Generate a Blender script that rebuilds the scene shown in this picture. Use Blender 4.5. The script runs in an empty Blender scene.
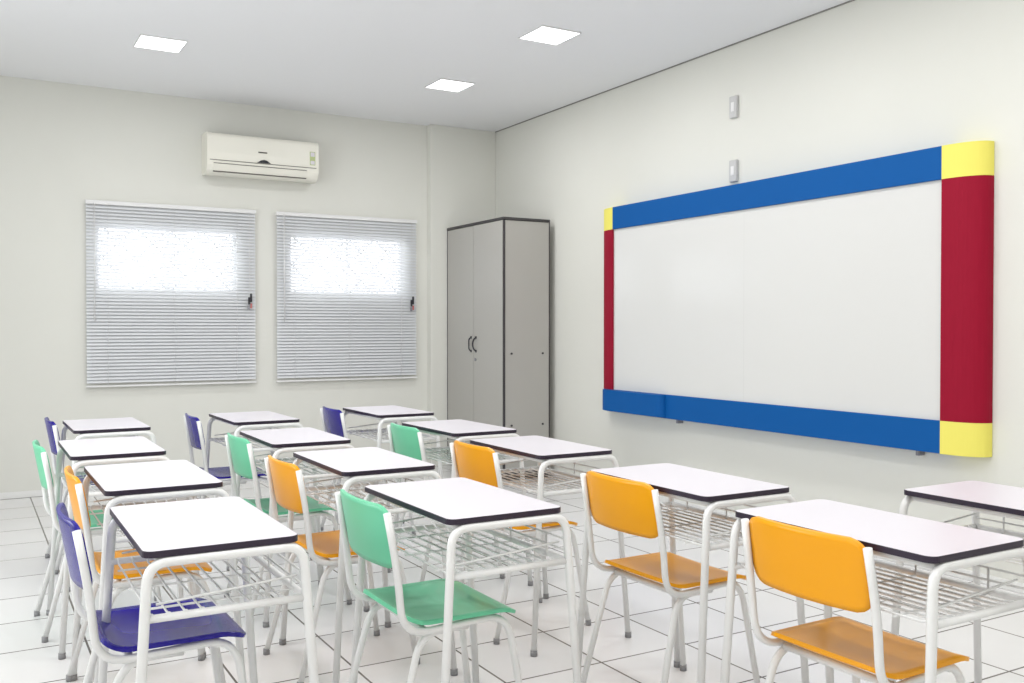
import bpy, bmesh, math, random
from mathutils import Vector, Matrix
random.seed(3)
S = bpy.context.scene
H = 3.08; XR = 4.30; YB = 7.80; XL = -1.4; YF = -1.6

# ---------------------------------------------------------------- materials
def srgb(c):
    return tuple(((v/255)/12.92 if v/255 <= .04045 else ((v/255+.055)/1.055)**2.4) for v in c)
def mat(name, rgb, rough=.5, metal=0, bump=0, bscale=60, var=0, coat=0, spec=.5):
    m = bpy.data.materials.new(name); m.use_nodes = True
    nt = m.node_tree; p = nt.nodes['Principled BSDF']
    c = srgb(rgb)
    p.inputs['Base Color'].default_value = (*c, 1)
    p.inputs['Roughness'].default_value = rough
    p.inputs['Metallic'].default_value = metal
    p.inputs['Specular IOR Level'].default_value = spec
    p.inputs['Coat Weight'].default_value = coat
    tc = nt.nodes.new('ShaderNodeTexCoord')
    if var:
        n = nt.nodes.new('ShaderNodeTexNoise'); n.inputs['Scale'].default_value = 2.5; n.inputs['Detail'].default_value = 5
        r = nt.nodes.new('ShaderNodeValToRGB')
        r.color_ramp.elements[0].position = .3; r.color_ramp.elements[1].position = .7
        r.color_ramp.elements[0].color = (*[v*(1-var) for v in c], 1)
        r.color_ramp.elements[1].color = (*[min(1, v*(1+var)) for v in c], 1)
        nt.links.new(tc.outputs['Object'], n.inputs['Vector'])
        nt.links.new(n.outputs['Fac'], r.inputs['Fac']); nt.links.new(r.outputs['Color'], p.inputs['Base Color'])
    if bump:
        n = nt.nodes.new('ShaderNodeTexNoise'); n.inputs['Scale'].default_value = bscale; n.inputs['Detail'].default_value = 4
        b = nt.nodes.new('ShaderNodeBump'); b.inputs['Strength'].default_value = bump; b.inputs['Distance'].default_value = .01
        nt.links.new(tc.outputs['Object'], n.inputs['Vector'])
        nt.links.new(n.outputs['Fac'], b.inputs['Height']); nt.links.new(b.outputs['Normal'], p.inputs['Normal'])
    return m

M_wall = mat('wall_paint', (225, 225, 218), .8, bump=.04, bscale=25, var=.008)
M_ceil = mat('ceiling_paint', (244, 245, 247), .85)
M_base = mat('baseboard_tile', (234, 234, 232), .3)
M_gap = mat('shadow_gap', (140, 138, 134), .8)
M_steel = mat('white_tube_paint', (232, 232, 231), .32, coat=.2)
M_cap = mat('rubber_foot', (140, 140, 142), .6)
M_top = mat('white_laminate', (220, 216, 222), .34, var=.01, spec=.4)
M_edge = mat('dark_edge_band', (38, 26, 46), .4)
M_or = mat('orange_plastic', (242, 164, 2), .28, spec=.4)
M_gr = mat('green_plastic', (110, 202, 160), .32, spec=.4)
M_bl = mat('blue_plastic', (28, 14, 136), .26, spec=.4)
M_cab = mat('cabinet_grey', (178, 176, 171), .45)
M_cabd = mat('cabinet_edge', (64, 62, 64), .5)
M_dark = mat('dark_plastic', (40, 40, 48), .4)
M_ac = mat('ac_plastic', (242, 240, 229), .4)
M_slot = mat('ac_slot', (92, 88, 82), .6)
M_board = mat('whiteboard_surface', (222, 222, 220), .12, spec=.5)
M_seam = mat('board_seam', (204, 204, 202), .4)
M_blue = mat('board_blue', (0, 86, 158), .6, spec=.2)
M_red = mat('board_maroon', (150, 4, 42), .6, spec=.2)
M_yel = mat('board_yellow', (240, 230, 112), .6, spec=.2)
M_box = mat('switch_plastic', (196, 196, 196), .45)
M_alu = mat('window_alu', (232, 232, 232), .4)
M_iron = mat('grille_iron', (140, 140, 146), .5)
M_redp = mat('tag_pink', (200, 120, 120), .4)
M_label = mat('label_green', (186, 198, 140), .5)

# tiles
M_floor = bpy.data.materials.new('floor_tiles'); M_floor.use_nodes = True
nt = M_floor.node_tree; p = nt.nodes['Principled BSDF']
tc = nt.nodes.new('ShaderNodeTexCoord'); br = nt.nodes.new('ShaderNodeTexBrick')
br.offset = 0; br.squash = 1
br.inputs['Color1'].default_value = (*srgb((234, 233, 233)), 1)
br.inputs['Color2'].default_value = (*srgb((229, 228, 228)), 1)
br.inputs['Mortar'].default_value = (*srgb((108, 102, 97)), 1)
br.inputs['Scale'].default_value = 1
br.inputs['Mortar Size'].default_value = .0044
br.inputs['Mortar Smooth'].default_value = .1
br.inputs['Brick Width'].default_value = .41
br.inputs['Row Height'].default_value = .41
nt.links.new(tc.outputs['Object'], br.inputs['Vector'])
nz = nt.nodes.new('ShaderNodeTexNoise'); nz.inputs['Scale'].default_value = 5; nz.inputs['Detail'].default_value = 6
mx = nt.nodes.new('ShaderNodeMix'); mx.data_type = 'RGBA'; mx.blend_type = 'MULTIPLY'; mx.inputs['Factor'].default_value = .05
nt.links.new(tc.outputs['Object'], nz.inputs['Vector'])
nt.links.new(br.outputs['Color'], mx.inputs['A']); nt.links.new(nz.outputs['Fac'], mx.inputs['B'])
nt.links.new(mx.outputs['Result'], p.inputs['Base Color'])
p.inputs['Roughness'].default_value = .22
b = nt.nodes.new('ShaderNodeBump'); b.inputs['Strength'].default_value = .3; b.inputs['Distance'].default_value = .003; b.invert = True
nt.links.new(br.outputs['Fac'], b.inputs['Height']); nt.links.new(b.outputs['Normal'], p.inputs['Normal'])

# blind slats: thin translucent plastic
M_slat = bpy.data.materials.new('blind_slat'); M_slat.use_nodes = True
nt = M_slat.node_tree; p = nt.nodes['Principled BSDF']; out = nt.nodes['Material Output']
p.inputs['Base Color'].default_value = (*srgb((242, 244, 247)), 1); p.inputs['Roughness'].default_value = .45
tr = nt.nodes.new('ShaderNodeBsdfTranslucent'); tr.inputs['Color'].default_value = (.9, .9, .92, 1)
ms = nt.nodes.new('ShaderNodeMixShader'); ms.inputs['Fac'].default_value = .24
nt.links.new(p.outputs[0], ms.inputs[1]); nt.links.new(tr.outputs[0], ms.inputs[2]); nt.links.new(ms.outputs[0], out.inputs[0])
# window glass
M_glass = bpy.data.materials.new('window_glass'); M_glass.use_nodes = True
nt = M_glass.node_tree; out = nt.nodes['Material Output']
t = nt.nodes.new('ShaderNodeBsdfTransparent'); g = nt.nodes.new('ShaderNodeBsdfGlossy'); g.inputs['Roughness'].default_value = .05
ms = nt.nodes.new('ShaderNodeMixShader'); ms.inputs['Fac'].default_value = .06
nt.links.new(t.outputs[0], ms.inputs[1]); nt.links.new(g.outputs[0], ms.inputs[2]); nt.links.new(ms.outputs[0], out.inputs[0])
# lamp
def emis(name, col, st):
    m = bpy.data.materials.new(name); m.use_nodes = True
    p = m.node_tree.nodes['Principled BSDF']
    p.inputs['Emission Color'].default_value = (*col, 1); p.inputs['Emission Strength'].default_value = st
    return m
M_lamp = emis('led_diffuser', (.96, .97, 1), 4)
M_frost = emis('frosted_daylit_glass', (.93, .97, 1), .6)

# ---------------------------------------------------------------- builder
class B:
    def __init__(s, *mats):
        s.bm = bmesh.new(); s.mats = list(mats)
    def mi(s, m):
        if m not in s.mats: s.mats.append(m)
        return s.mats.index(m)
    def box(s, a, b, m, bev=0, seg=2):
        x0, y0, z0 = a; x1, y1, z1 = b
        t = bmesh.new()
        bmesh.ops.create_cube(t, size=1)
        for v in t.verts:
            v.co = Vector(((x0+x1)/2+v.co.x*(x1-x0), (y0+y1)/2+v.co.y*(y1-y0), (z0+z1)/2+v.co.z*(z1-z0)))
        if bev: bmesh.ops.bevel(t, geom=t.edges[:], offset=bev, segments=seg, affect='EDGES', profile=.5)
        k = s.mi(m)
        s.merge(t, k)
    def merge(s, t, k=None, M=None):
        vm = {}
        for v in t.verts: vm[v] = s.bm.verts.new(M @ v.co if M else v.co)
        for f in t.faces:
            try: nf = s.bm.faces.new([vm[v] for v in f.verts])
            except ValueError: continue
            nf.material_index = f.material_index if k is None else k
            nf.smooth = f.smooth
        t.free()
    def prism(s, poly, axis, a, b, m, mside=None, smooth=False):
        def P(q, h):
            if axis == 'x': return (h, q[0], q[1])
            if axis == 'y': return (q[0], h, q[1])
            return (q[0], q[1], h)
        v0 = [s.bm.verts.new(P(q, a)) for q in poly]; v1 = [s.bm.verts.new(P(q, b)) for q in poly]
        k = s.mi(m); ks = s.mi(mside or m)
        f = s.bm.faces.new(v0[::-1]); f.material_index = ks if axis == 'z' else k
        f = s.bm.faces.new(v1); f.material_index = k
        n = len(poly)
        for i in range(n):
            f = s.bm.faces.new([v0[i], v0[(i+1) % n], v1[(i+1) % n], v1[i]]); f.material_index = ks; f.smooth = smooth
    def tube(s, pts, r, m, seg=10, fil=0, n=6, cap=True):
        pts = [Vector(q) for q in pts]
        if fil:
            o = [pts[0]]
            for i in range(1, len(pts)-1):
                a, c, d = pts[i-1], pts[i], pts[i+1]
                fa = min(fil, (a-c).length*.48); fd = min(fil, (d-c).length*.48)
                A = c+(a-c).normalized()*fa; D = c+(d-c).normalized()*fd
                for j in range(n+1):
                    t = j/n; o.append((1-t)**2*A+2*t*(1-t)*c+t*t*D)
            o.append(pts[-1]); pts = o
        k = s.mi(m); rings = []
        T = (pts[1]-pts[0]).normalized()
        up = Vector((0, 0, 1)) if abs(T.z) < .9 else Vector((1, 0, 0))
        N = T.cross(up).normalized()
        for i, q in enumerate(pts):
            if i == 0: T = (pts[1]-pts[0])
            elif i == len(pts)-1: T = (pts[-1]-pts[-2])
            else: T = (pts[i+1]-q).normalized()+(q-pts[i-1]).normalized()
            T.normalize(); N = (N-T*N.dot(T)).normalized(); Bn = T.cross(N)
            rings.append([s.bm.verts.new(q+r*(math.cos(2*math.pi*j/seg)*N+math.sin(2*math.pi*j/seg)*Bn)) for j in range(seg)])
        for a, c in zip(rings, rings[1:]):
            for j in range(seg):
                f = s.bm.faces.new([a[j], a[(j+1) % seg], c[(j+1) % seg], c[j]]); f.material_index = k; f.smooth = True
        if cap:
            f = s.bm.faces.new(rings[0][::-1]); f.material_index = k
            f = s.bm.faces.new(rings[-1]); f.material_index = k
    def shell(s, hx, hy, rad, fn, th, m, nx=18, ny=18):
        t = bmesh.new(); g = []
        for i in range(nx+1):
            row = []
            for j in range(ny+1):
                u = -hx+2*hx*i/nx; v = -hy+2*hy*j/ny
                qx = abs(u)-(hx-rad); qy = abs(v)-(hy-rad)
                if qx > 0 and qy > 0:
                    L = math.hypot(qx, qy); mm = max(qx, qy)
                    u = math.copysign(hx-rad+qx*mm/L, u); v = math.copysign(hy-rad+qy*mm/L, v)
                row.append(t.verts.new(fn(u, v)))
            g.append(row)
        for i in range(nx):
            for j in range(ny):
                f = t.faces.new([g[i][j], g[i+1][j], g[i+1][j+1], g[i][j+1]]); f.smooth = True
        t.normal_update()
        low = {v: t.verts.new(v.co-v.normal*th) for row in g for v in row}
        for i in range(nx):
            for j in range(ny):
                f = t.faces.new([low[g[i][j+1]], low[g[i+1][j+1]], low[g[i+1][j]], low[g[i][j]]]); f.smooth = True
        ring = [g[i][0] for i in range(nx)]+[g[nx][j] for j in range(ny)]+[g[i][ny] for i in range(nx, 0, -1)]+[g[0][j] for j in range(ny, 0, -1)]
        for a, c in zip(ring, ring[1:]+ring[:1]):
            t.faces.new([a, low[a], low[c], c])
        bmesh.ops.recalc_face_normals(t, faces=t.faces[:])
        s.merge(t, s.mi(m))
    def mesh(s, name):
        me = bpy.data.meshes.new(name)
        bmesh.ops.recalc_face_normals(s.bm, faces=s.bm.faces[:])
        s.bm.to_mesh(me); s.bm.free()
        for m in s.mats: me.materials.append(m)
        return me
    def obj(s, name, loc=(0, 0, 0)):
        return put(name, s.mesh(name), loc)
def put(name, me, loc=(0, 0, 0), rz=0):
    o = bpy.data.objects.new(name, me); S.collection.objects.link(o)
    o.location = loc; o.rotation_euler = (0, 0, rz); return o

# ---------------------------------------------------------------- room
b = B(M_floor); b.box((XL-.15, YF-.15, -.1), (XR+.15, YB+.15, 0), M_floor); b.obj('floor')
b = B(M_ceil); b.box((XL-.15, YF-.15, H), (XR+.15, YB+.15, H+.1), M_ceil); b.obj('ceiling')
b = B(M_wall); b.box((XR, YF-.15, 0), (XR+.15, YB+.15, H), M_wall); b.obj('wall_right')
b = B(M_wall); b.box((XL, YF-.15, 0), (XR, YF, H), M_wall); b.obj('wall_front')
# left wall with two daylit windows
LW = [(.3, 2.3), (3.4, 5.4)]; LZ0, LZ1 = 1.0, 2.2
b = B(M_wall)
b.box((XL-.15, YF-.15, 0), (XL, YB+.15, LZ0), M_wall); b.box((XL-.15, YF-.15, LZ1), (XL, YB+.15, H), M_wall)
ys = [YF-.15, .3, 2.3, 3.4, 5.4, YB+.15]
for i in (0, 2, 4): b.box((XL-.15, ys[i], LZ0), (XL, ys[i+1], LZ1), M_wall)
b.obj('wall_left')
WZ0, WZ1 = 1.54, 2.04
WX = [(.87, 1.93), (2.37, 3.41)]
b = B(M_wall)
T = YB+.15
b.box((XL, YB, 0), (XR, T, WZ0), M_wall); b.box((XL, YB, WZ1), (XR, T, H), M_wall)
xs = [XL, WX[0][0], WX[0][1], WX[1][0], WX[1][1], XR]
for i in (0, 2, 4): b.box((xs[i], YB, WZ0), (xs[i+1], T, WZ1), M_wall)
b.obj('wall_back')
b = B(M_wall); b.box((3.63, YB-.08, 0), (XR, YB, H), M_wall, .004); b.obj('wall_pillar')
b = B(M_base); b.box((XL, YB-.008, 0), (3.63, YB, .05), M_base, .003); b.obj('baseboard_back')
b = B(M_base); b.box((XR-.008, YF, 0), (XR, YB-.08, .05), M_base, .003); b.obj('baseboard_right')
b = B(M_gap); b.box((XR-.007, YF, H-.007), (XR, YB-.08, H), M_gap); b.obj('shadow_strip_1')  # grey strip painting the shadow line of the gap between wall and ceiling

# windows and blinds
for k, (x0, x1) in enumerate(WX):
    b = B(M_alu)
    y0, y1 = YB+.05, YB+.09; w = .022
    b.box((x0, y0, WZ0), (x1, y1, WZ0+w), M_alu); b.box((x0, y0, WZ1-w), (x1, y1, WZ1), M_alu)
    b.box((x0, y0, WZ0+w), (x0+w, y1, WZ1-w), M_alu); b.box((x1-w, y0, WZ0+w), (x1, y1, WZ1-w), M_alu)
    xm = (x0+x1)/2
    b.box((xm-.012, y0, WZ0+w), (xm+.012, y1, WZ1-w), M_alu)
    b.box((x0+w, YB+.066, WZ0+w), (x1-w, YB+.07, WZ1-w), M_glass)
    hgt = WZ1-WZ0; step = .25
    n = int((x1-x0+hgt)/step)+1
    for i in range(n):
        for sgn in (1, -1):
            X0 = x0-hgt+i*step+.05; X1 = X0+hgt
            t0 = max(0, (x0-X0)/hgt); t1 = min(1, (x1-X0)/hgt)
            if t1-t0 < .05: continue
            za, zb = (WZ0+t0*hgt, WZ0+t1*hgt) if sgn == 1 else (WZ1-t0*hgt, WZ1-t1*hgt)
            b.tube([(X0+t0*hgt, YB+.12, za), (X0+t1*hgt, YB+.12, zb)], .008, M_iron, seg=6)
    b.obj('window_%d' % (k+1))
BX = [(.79, 2.07), (2.24, 3.51)]
for x0, x1 in BX:
    b = B(M_slat)
    zt, zb = 2.215, .80; yc = YB-.035
    b.box((x0, yc-.02, zt-.03), (x1, yc+.02, zt), M_alu, .002)
    b.box((x0, yc-.013, zb), (x1, yc+.013, zb+.014), M_alu, .002)
    step = .026; z = zt-.045; th = math.radians(52); w = .0150
    while z > zb+.02:
        dy = w*math.cos(th); dz = w*math.sin(th)
        c = [(yc+dy, z+dz), (yc-.002, z+.001), (yc-dy, z-dz)]
        c2 = [(q[0]-.0006, q[1]-.0006) for q in c][::-1]
        b.prism(c+c2, 'x', x0+.004, x1-.004, M_slat)
        z -= step
    for fx in (.12, .5, .88):
        xx = x0+(x1-x0)*fx
        b.tube([(xx, yc-.016, zt-.03), (xx, yc-.016, zb+.01)], .0012, M_alu, seg=5)
    xx = x0+.06
    b.tube([(xx, yc-.028, zt-.02), (xx, yc-.03, 1.3)], .004, M_alu, seg=6)
    xx = x1-.06
    b.tube([(xx, yc-.025, zt-.02), (xx+.005, yc-.028, 1.50)], .0015, M_alu, seg=5)
    b.box((xx-.012, yc-.04, 1.44), (xx+.004, yc-.028, 1.50), M_dark, .003)
    b.box((xx+.006, yc-.04, 1.41), (xx+.020, yc-.028, 1.45), M_redp, .003)
    b.box((xx+.004, yc-.04, 1.46), (xx+.020, yc-.028, 1.53), M_dark, .003)
    b.box((xx-.016, yc-.04, 1.40), (xx+.002, yc-.028, 1.435), M_iron, .003)
    b.obj('window_blind')
for k, (y0, y1) in enumerate(LW):
    b = B(M_alu); xa, xb = XL-.10, XL-.05; w = .04
    b.box((xa, y0, LZ0), (xb, y1, LZ0+w), M_alu); b.box((xa, y0, LZ1-w), (xb, y1, LZ1), M_alu)
    b.box((xa, y0, LZ0+w), (xb, y0+w, LZ1-w), M_alu); b.box((xa, y1-w, LZ0+w), (xb, y1, LZ1-w), M_alu)
    ym = (y0+y1)/2; b.box((xa, ym-.02, LZ0+w), (xb, ym+.02, LZ1-w), M_alu)
    b.box((xa+.02, y0+w, LZ0+w), (xa+.026, y1-w, LZ1-w), M_frost)
    b.obj('window_%d' % (k+3))
    L = bpy.data.lights.new('daylight', 'AREA'); L.shape = 'RECTANGLE'; L.size = 1.1; L.size_y = 1.9; L.energy = (10, 34)[k]
    L.color = (.93, .97, 1)
    o = bpy.data.objects.new('window_daylight', L); S.collection.objects.link(o)
    o.location = (XL-.04, ym, (LZ0+LZ1)/2); o.rotation_euler = (0, -math.pi/2, 0)

# ---------------------------------------------------------------- air conditioner
b = B(M_ac)
x0, x1 = 1.65, 2.55; zt, zb = 2.79, 2.465; D = .20; YK = YB-.002
prof = [(YK, zb+.01), (YK, zt)]
prof += [(YB-D+.04, zt)]
for i in range(1, 7):
    a = math.pi/2*i/6; prof.append((YB-D+.04-.04*math.sin(a), zt-.04+.04*math.cos(a)))
prof += [(YB-D-.004, zb+.17), (YB-D, zb+.10)]
for i in range(1, 8):
    a = math.pi/2*i/7; prof.append((YB-D+.09-.09*math.cos(a), zb+.09-.09*math.sin(a)))
b.prism(prof, 'x', x0+.012, x1-.012, M_ac)
cen = (YB-.1, (zt+zb)/2)
sc = [(min(YK, cen[0]+(q[0]-cen[0])*1.02), cen[1]+(q[1]-cen[1])*1.015) for q in prof]
b.prism(sc, 'x', x0, x0+.012, M_ac); b.prism(sc, 'x', x1-.012, x1, M_ac)
b.box((x0+.02, YB-D-.0055, zb+.105), (x1-.02, YB-D+.002, zb+.109), M_slot)
b.box((x0+.05, YB-D+.015, zb+.018), (x1-.10, YB-D+.05, zb+.024), M_slot)
b.prism([(YB-D-.006, zb+.078), (YB-D+.022, zb+.022), (YB-D+.026, zb+.024), (YB-D-.001, zb+.08)], 'x', x0+.05, x1-.10, M_ac)
b.box((x0+.05, YB-D-.0035, zb+.081), (x1-.10, YB-D+.02, zb+.085), M_slot)
b.prism([(x0+.39, zb+.112), (x0+.50, zb+.112), (x0+.47, zb+.132), (x0+.445, zb+.138), (x0+.42, zb+.132)], 'y', YB-D-.0075, YB-D, M_dark)
b.box((x0+.40, YB-D-.008, zb+.19), (x0+.47, YB-D, zb+.20), M_slot)
b.box((x1-.075, YB-D-.007, zb+.13), (x1-.03, YB-D, zb+.24), M_label)
b.box((x1-.07, YB-D-.008, zb+.135), (x1-.035, YB-D, zb+.165), M_top)
b.box((x1-.07, YB-D-.008, zb+.20), (x1-.035, YB-D, zb+.235), M_top)
for i in range(9):
    b.box((x0+.04+i*.09, YB-D+.05, zt-.002), (x0+.11+i*.09, YB-.04, zt+.003), M_slot)
b.obj('air_conditioner')

# ---------------------------------------------------------------- cabinet
b = B(M_cab)
x0, x1, y0, y1, z1 = 3.79, 4.24, 6.68, 7.715, 2.155
b.box((x0+.02, y0+.004, .08), (x1, y1-.004, z1-.025), M_cab, .003)
b.box((x0+.03, y0+.01, 0), (x1-.01, y1-.01, .08), M_cabd, .003)
b.box((x0-.002, y0-.002, z1-.022), (x1, y1+.002, z1), M_cabd, .004)
b.box((x0+.001, y0, .07), (x0+.02, y0+.013, z1-.022), M_cabd, .002)
b.box((x0+.001, y1-.013, .07), (x0+.02, y1, z1-.022), M_cabd, .002)
b.box((x1-.010, y0, .07), (x1, y0+.004, z1-.022), M_cabd, .001)
ym = (y0+y1)/2
b.box((x0, y0+.015, .09), (x0+.02, ym-.004, z1-.026), M_cab, .003)
b.box((x0, ym+.004, .09), (x0+.02, y1-.015, z1-.026), M_cab, .003)
b.box((x0+.012, ym-.004, .09), (x0+.021, ym+.004, z1-.026), M_cabd)
for sg in (-1, 1):
    yy = ym+sg*.045
    b.tube([(x0+.002, yy, 1.05), (x0-.024, yy, 1.065), (x0-.030, yy-sg*.014, 1.11), (x0-.024, yy, 1.155), (x0+.002, yy, 1.17)], .006, M_dark, fil=.03)
    b.box((x0-.004, yy-.012, 1.04), (x0+.001, yy+.012, 1.062), M_dark, .002)
    b.box((x0-.004, yy-.012, 1.158), (x0+.001, yy+.012, 1.18), M_dark, .002)
b.tube([(x0+.002, ym-.04, .98), (x0-.01, ym-.04, .98)], .012, M_iron, seg=14)
for zz, xx in ((1.04, x0+.08), (1.04, x1-.07), (.45, x0+.08), (.45, x1-.07)):
    b.tube([(xx, y0+.005, zz), (xx, y0-.002, zz)], .009, M_cabd, seg=12)
b.obj('storage_cabinet')

# ---------------------------------------------------------------- whiteboard
b = B(M_board)
p_ = .12; XF = XR-p_; XW = XR-.002; yi0, yi1 = 2.98, 5.72; a_ = .20
z0, z1, z2, z3 = .626, .79, 1.985, 2.15
b.box((XF+.015, yi0, z1), (XW, yi1, z2), M_board)
b.box((XF+.0147, 4.36, z1), (XF+.016, 4.362, z2), M_seam)
b.box((XF, yi0, z2), (XW, yi1, z3), M_blue, .003); b.box((XF, yi0, z0), (XW, yi1, z1), M_blue, .003)
def curved(yin, sg, za, zb, m):
    poly = [(XW, yin), (XF, yin)]
    for i in range(1, 15):
        a = math.pi/2*i/14
        poly.append((XW-(p_-.002)*math.cos(a)**.75 if i < 14 else XW, yin+sg*a_*math.sin(a)))
    b.prism(poly, 'z', za, zb, m)
for yin, sg in ((yi0, -1), (yi1, 1)):
    curved(yin, sg, z0, z1, M_yel if sg < 0 else M_blue)
    curved(yin, sg, z1, z2, M_red); curved(yin, sg, z2, z3, M_yel)
tr = [(XF, 5.10)]
for i in range(0, 9):
    a = math.pi/2*i/8; tr.append((XF-.05*math.sin(a), 5.10+.05*(1-math.cos(a))))
for i in range(0, 9):
    a = math.pi/2*i/8; tr.append((XF-.05*math.cos(a), 5.72+.1*math.sin(a)))
b.prism(tr, 'z', z0+.01, z1-.002, M_blue)
for yy in (5.05, 3.15): b.box((XR-.05, yy, z0-.035), (XW, yy+.02, z0), M_iron, .002)
b.obj('whiteboard')

for zz in (2.67, 2.26):
    b = B(M_box)
    b.box((XR-.024, 4.52, zz-.07), (XR-.001, 4.585, zz+.07), M_box, .005)
    b.box((XR-.027, 4.538, zz-.03), (XR-.023, 4.567, zz+.03), M_alu, .002)
    b.obj('wall_outlet_box')

# ---------------------------------------------------------------- ceiling lamps
bl = B(M_alu); s_ = .143
for (xa, ya, xb, yb) in ((-s_, -s_, s_, -s_+.008), (-s_, s_-.008, s_, s_), (-s_, -s_+.008, -s_+.008, s_-.008), (s_-.008, -s_+.008, s_, s_-.008)):
    bl.box((xa, ya, -.010), (xb, yb, 0), M_alu, .002)
bl.box((-s_+.008, -s_+.008, -.008), (s_-.008, s_-.008, 0), M_lamp)
lm = bl.mesh('ceiling_lamp')
for x in (1.1, 3.17, -.6):
    for y in (6.4, 5.0, 3.6, 2.2, .8, -.6):
        if x == -.6 and y > 4: continue
        lo = put('ceiling_lamp', lm, (x, y, H))
        L = bpy.data.lights.new('lamp_light', 'AREA'); L.shape = 'SQUARE'; L.size = .27; L.energy = 8.6
        L.color = (1, .99, .98)
        o = bpy.data.objects.new('lamp_light', L); S.collection.objects.link(o); o.parent = lo; o.location = (0, 0, -.012)

# ---------------------------------------------------------------- desk
def rrect(hx, hy, r, n=6):
    P = []
    for cx, cy, a0 in ((hx-r, hy-r, 0), (-hx+r, hy-r, 90), (-hx+r, -hy+r, 180), (hx-r, -hy+r, 270)):
        for i in range(n+1):
            a = math.radians(a0+90*i/n); P.append((cx+r*math.cos(a), cy+r*math.sin(a)))
    return P
ZT = .76; DX, DY = .175, .303; TH = .015
b = B(M_top)
b.prism(rrect(DX, DY, .025), 'z', ZT-TH, ZT-.001, M_edge, M_edge)
b.prism(rrect(DX-.0015, DY-.0015, .0235), 'z', ZT-.001, ZT, M_top, M_edge)
rt = .0115; zt = ZT-TH-rt
for sg in (-1, 1):
    y = sg*(DY-.006); yf = sg*(DY+.012)
    b.tube([(-DX-.035, yf, .01), (-DX+.01, y, zt), (DX+.008, y, zt), (DX+.06, yf, .01)], rt, M_steel, fil=.045)
    for xx in (-DX-.035, DX+.06):
        b.tube([(xx, yf, 0), (xx, yf, .022)], rt+.002, M_cap)
    b.tube([(-DX+.0, y, .61), (DX+.018, y, .61)], .009, M_steel)
    b.tube([(-DX+.03, y*.93, .635), (DX, y*.93, .66)], .003, M_steel, seg=6)
b.tube([(DX+.015, -DY+.006, .61), (DX+.015, DY-.006, .61)], .009, M_steel)
b.tube([(DX-.03, -DY+.01, zt), (DX-.03, DY-.01, zt)], .009, M_steel)
b.tube([(-DX+.04, -DY+.01, zt), (-DX+.04, DY-.01, zt)], .009, M_steel)
for i in range(9):
    xx = -DX+.02+i*(2*DX-.02)/9
    b.tube([(xx, -DY+.012, .617), (xx, -DY+.04, .61), (xx, DY-.04, .61), (xx, DY-.012, .617)], .003, M_steel, seg=6)
for yy in (-.2, 0, .2):
    b.tube([(-DX+.01, yy, .606), (DX+.008, yy, .606), (DX+.008, yy, .67)], .003, M_steel, seg=6)
for zz in (.64, .67):
    b.tube([(DX+.008, -DY+.01, zz), (DX+.008, DY-.01, zz)], .003, M_steel, seg=6)
desk = b.mesh('student_desk')

# ---------------------------------------------------------------- chairs
def chair_mesh(m, nm):
    b = B(m)
    def seat(x, y):
        z = .447-.012*(1-(y/.19)**2)*(1-(x/.19)**2)
        if x > .10: z -= ((x-.10)/.08)**2*.026
        if x < -.12: z += ((-.12-x)/.06)**2*.018
        return Vector((x+.02, y, z))
    b.shell(.18, .19, .06, seat, .010, m)
    def back(u, v):
        return Vector((-.205-.18*u-.03*(1-(v/.19)**2), v, .683+u))
    b.shell(.088, .184, .045, back, .009, m, 12, 18)
    r = .0105
    for sg in (-1, 1):
        b.tube([(-.225, sg*.188, .755), (-.198, sg*.194, .60), (-.180, sg*.19, .417), (.165, sg*.155, .42), (.225, sg*.190, .01)], r, M_steel, fil=.08, n=8)
        b.tube([(.03, sg*.162, .408), (-.12, sg*.172, .412), (-.225, sg*.20, .01)], r, M_steel, fil=.07, n=8)
        for q in ((.225, sg*.190), (-.225, sg*.20)):
            b.tube([(*q, 0), (*q, .022)], r+.002, M_cap)
    for xx in (-.10, .12):
        b.tube([(xx, -.165, .412), (xx, .165, .412)], r, M_steel)
    return b.mesh(nm)
CM = {'o': chair_mesh(M_or, 'chair_orange'), 'g': chair_mesh(M_gr, 'chair_green'), 'b': chair_mesh(M_bl, 'chair_blue')}

desks = [(.51, 2.48), (.535, 3.35), (.52, 4.24), (.62, 5.23),
         (1.24, 2.46), (1.285, 3.35), (1.295, 4.23), (1.38, 5.25),
         (2.03, 2.38), (2.08, 3.37), (2.13, 4.22), (2.18, 5.25),
         (1.955, 1.59), (2.63, 1.58)]
for x, y in desks:
    put('student_desk', desk, (x, y, 0), random.uniform(-.012, .012))
chairs = [(.465, 2.71, 'b'), (.545, 3.46, 'o'), (.50, 4.37, 'g'), (.62, 5.50, 'b'),
          (1.205, 2.53, 'g'), (1.23, 3.39, 'o'), (1.28, 4.24, 'g'), (1.31, 5.36, 'b'),
          (2.05, 2.46, 'o'), (2.045, 3.45, 'o'), (2.10, 4.28, 'g'), (2.13, 5.42, 'b'),
          (1.98, 1.62, 'o')]
for x, y, c in chairs:
    put('school_chair', CM[c], (x-.01, y, 0), random.uniform(-.02, .03))

# ---------------------------------------------------------------- world + camera
w = bpy.data.worlds.new('World'); S.world = w; w.use_nodes = True
bg = w.node_tree.nodes['Background']; bg.inputs['Color'].default_value = (.95, .98, 1, 1); bg.inputs['Strength'].default_value = 5.0
S.view_settings.view_transform = 'Standard'; S.view_settings.look = 'None'
cam = bpy.data.cameras.new('Camera'); co = bpy.data.objects.new('Camera', cam); S.collection.objects.link(co)
cam.sensor_width = 36; cam.lens = 944/1024*36; cam.clip_start = .05
co.location = (0, 0, 1.25)
co.rotation_euler = (math.radians(90-.82), 0, math.radians(-30.1))
S.camera = co
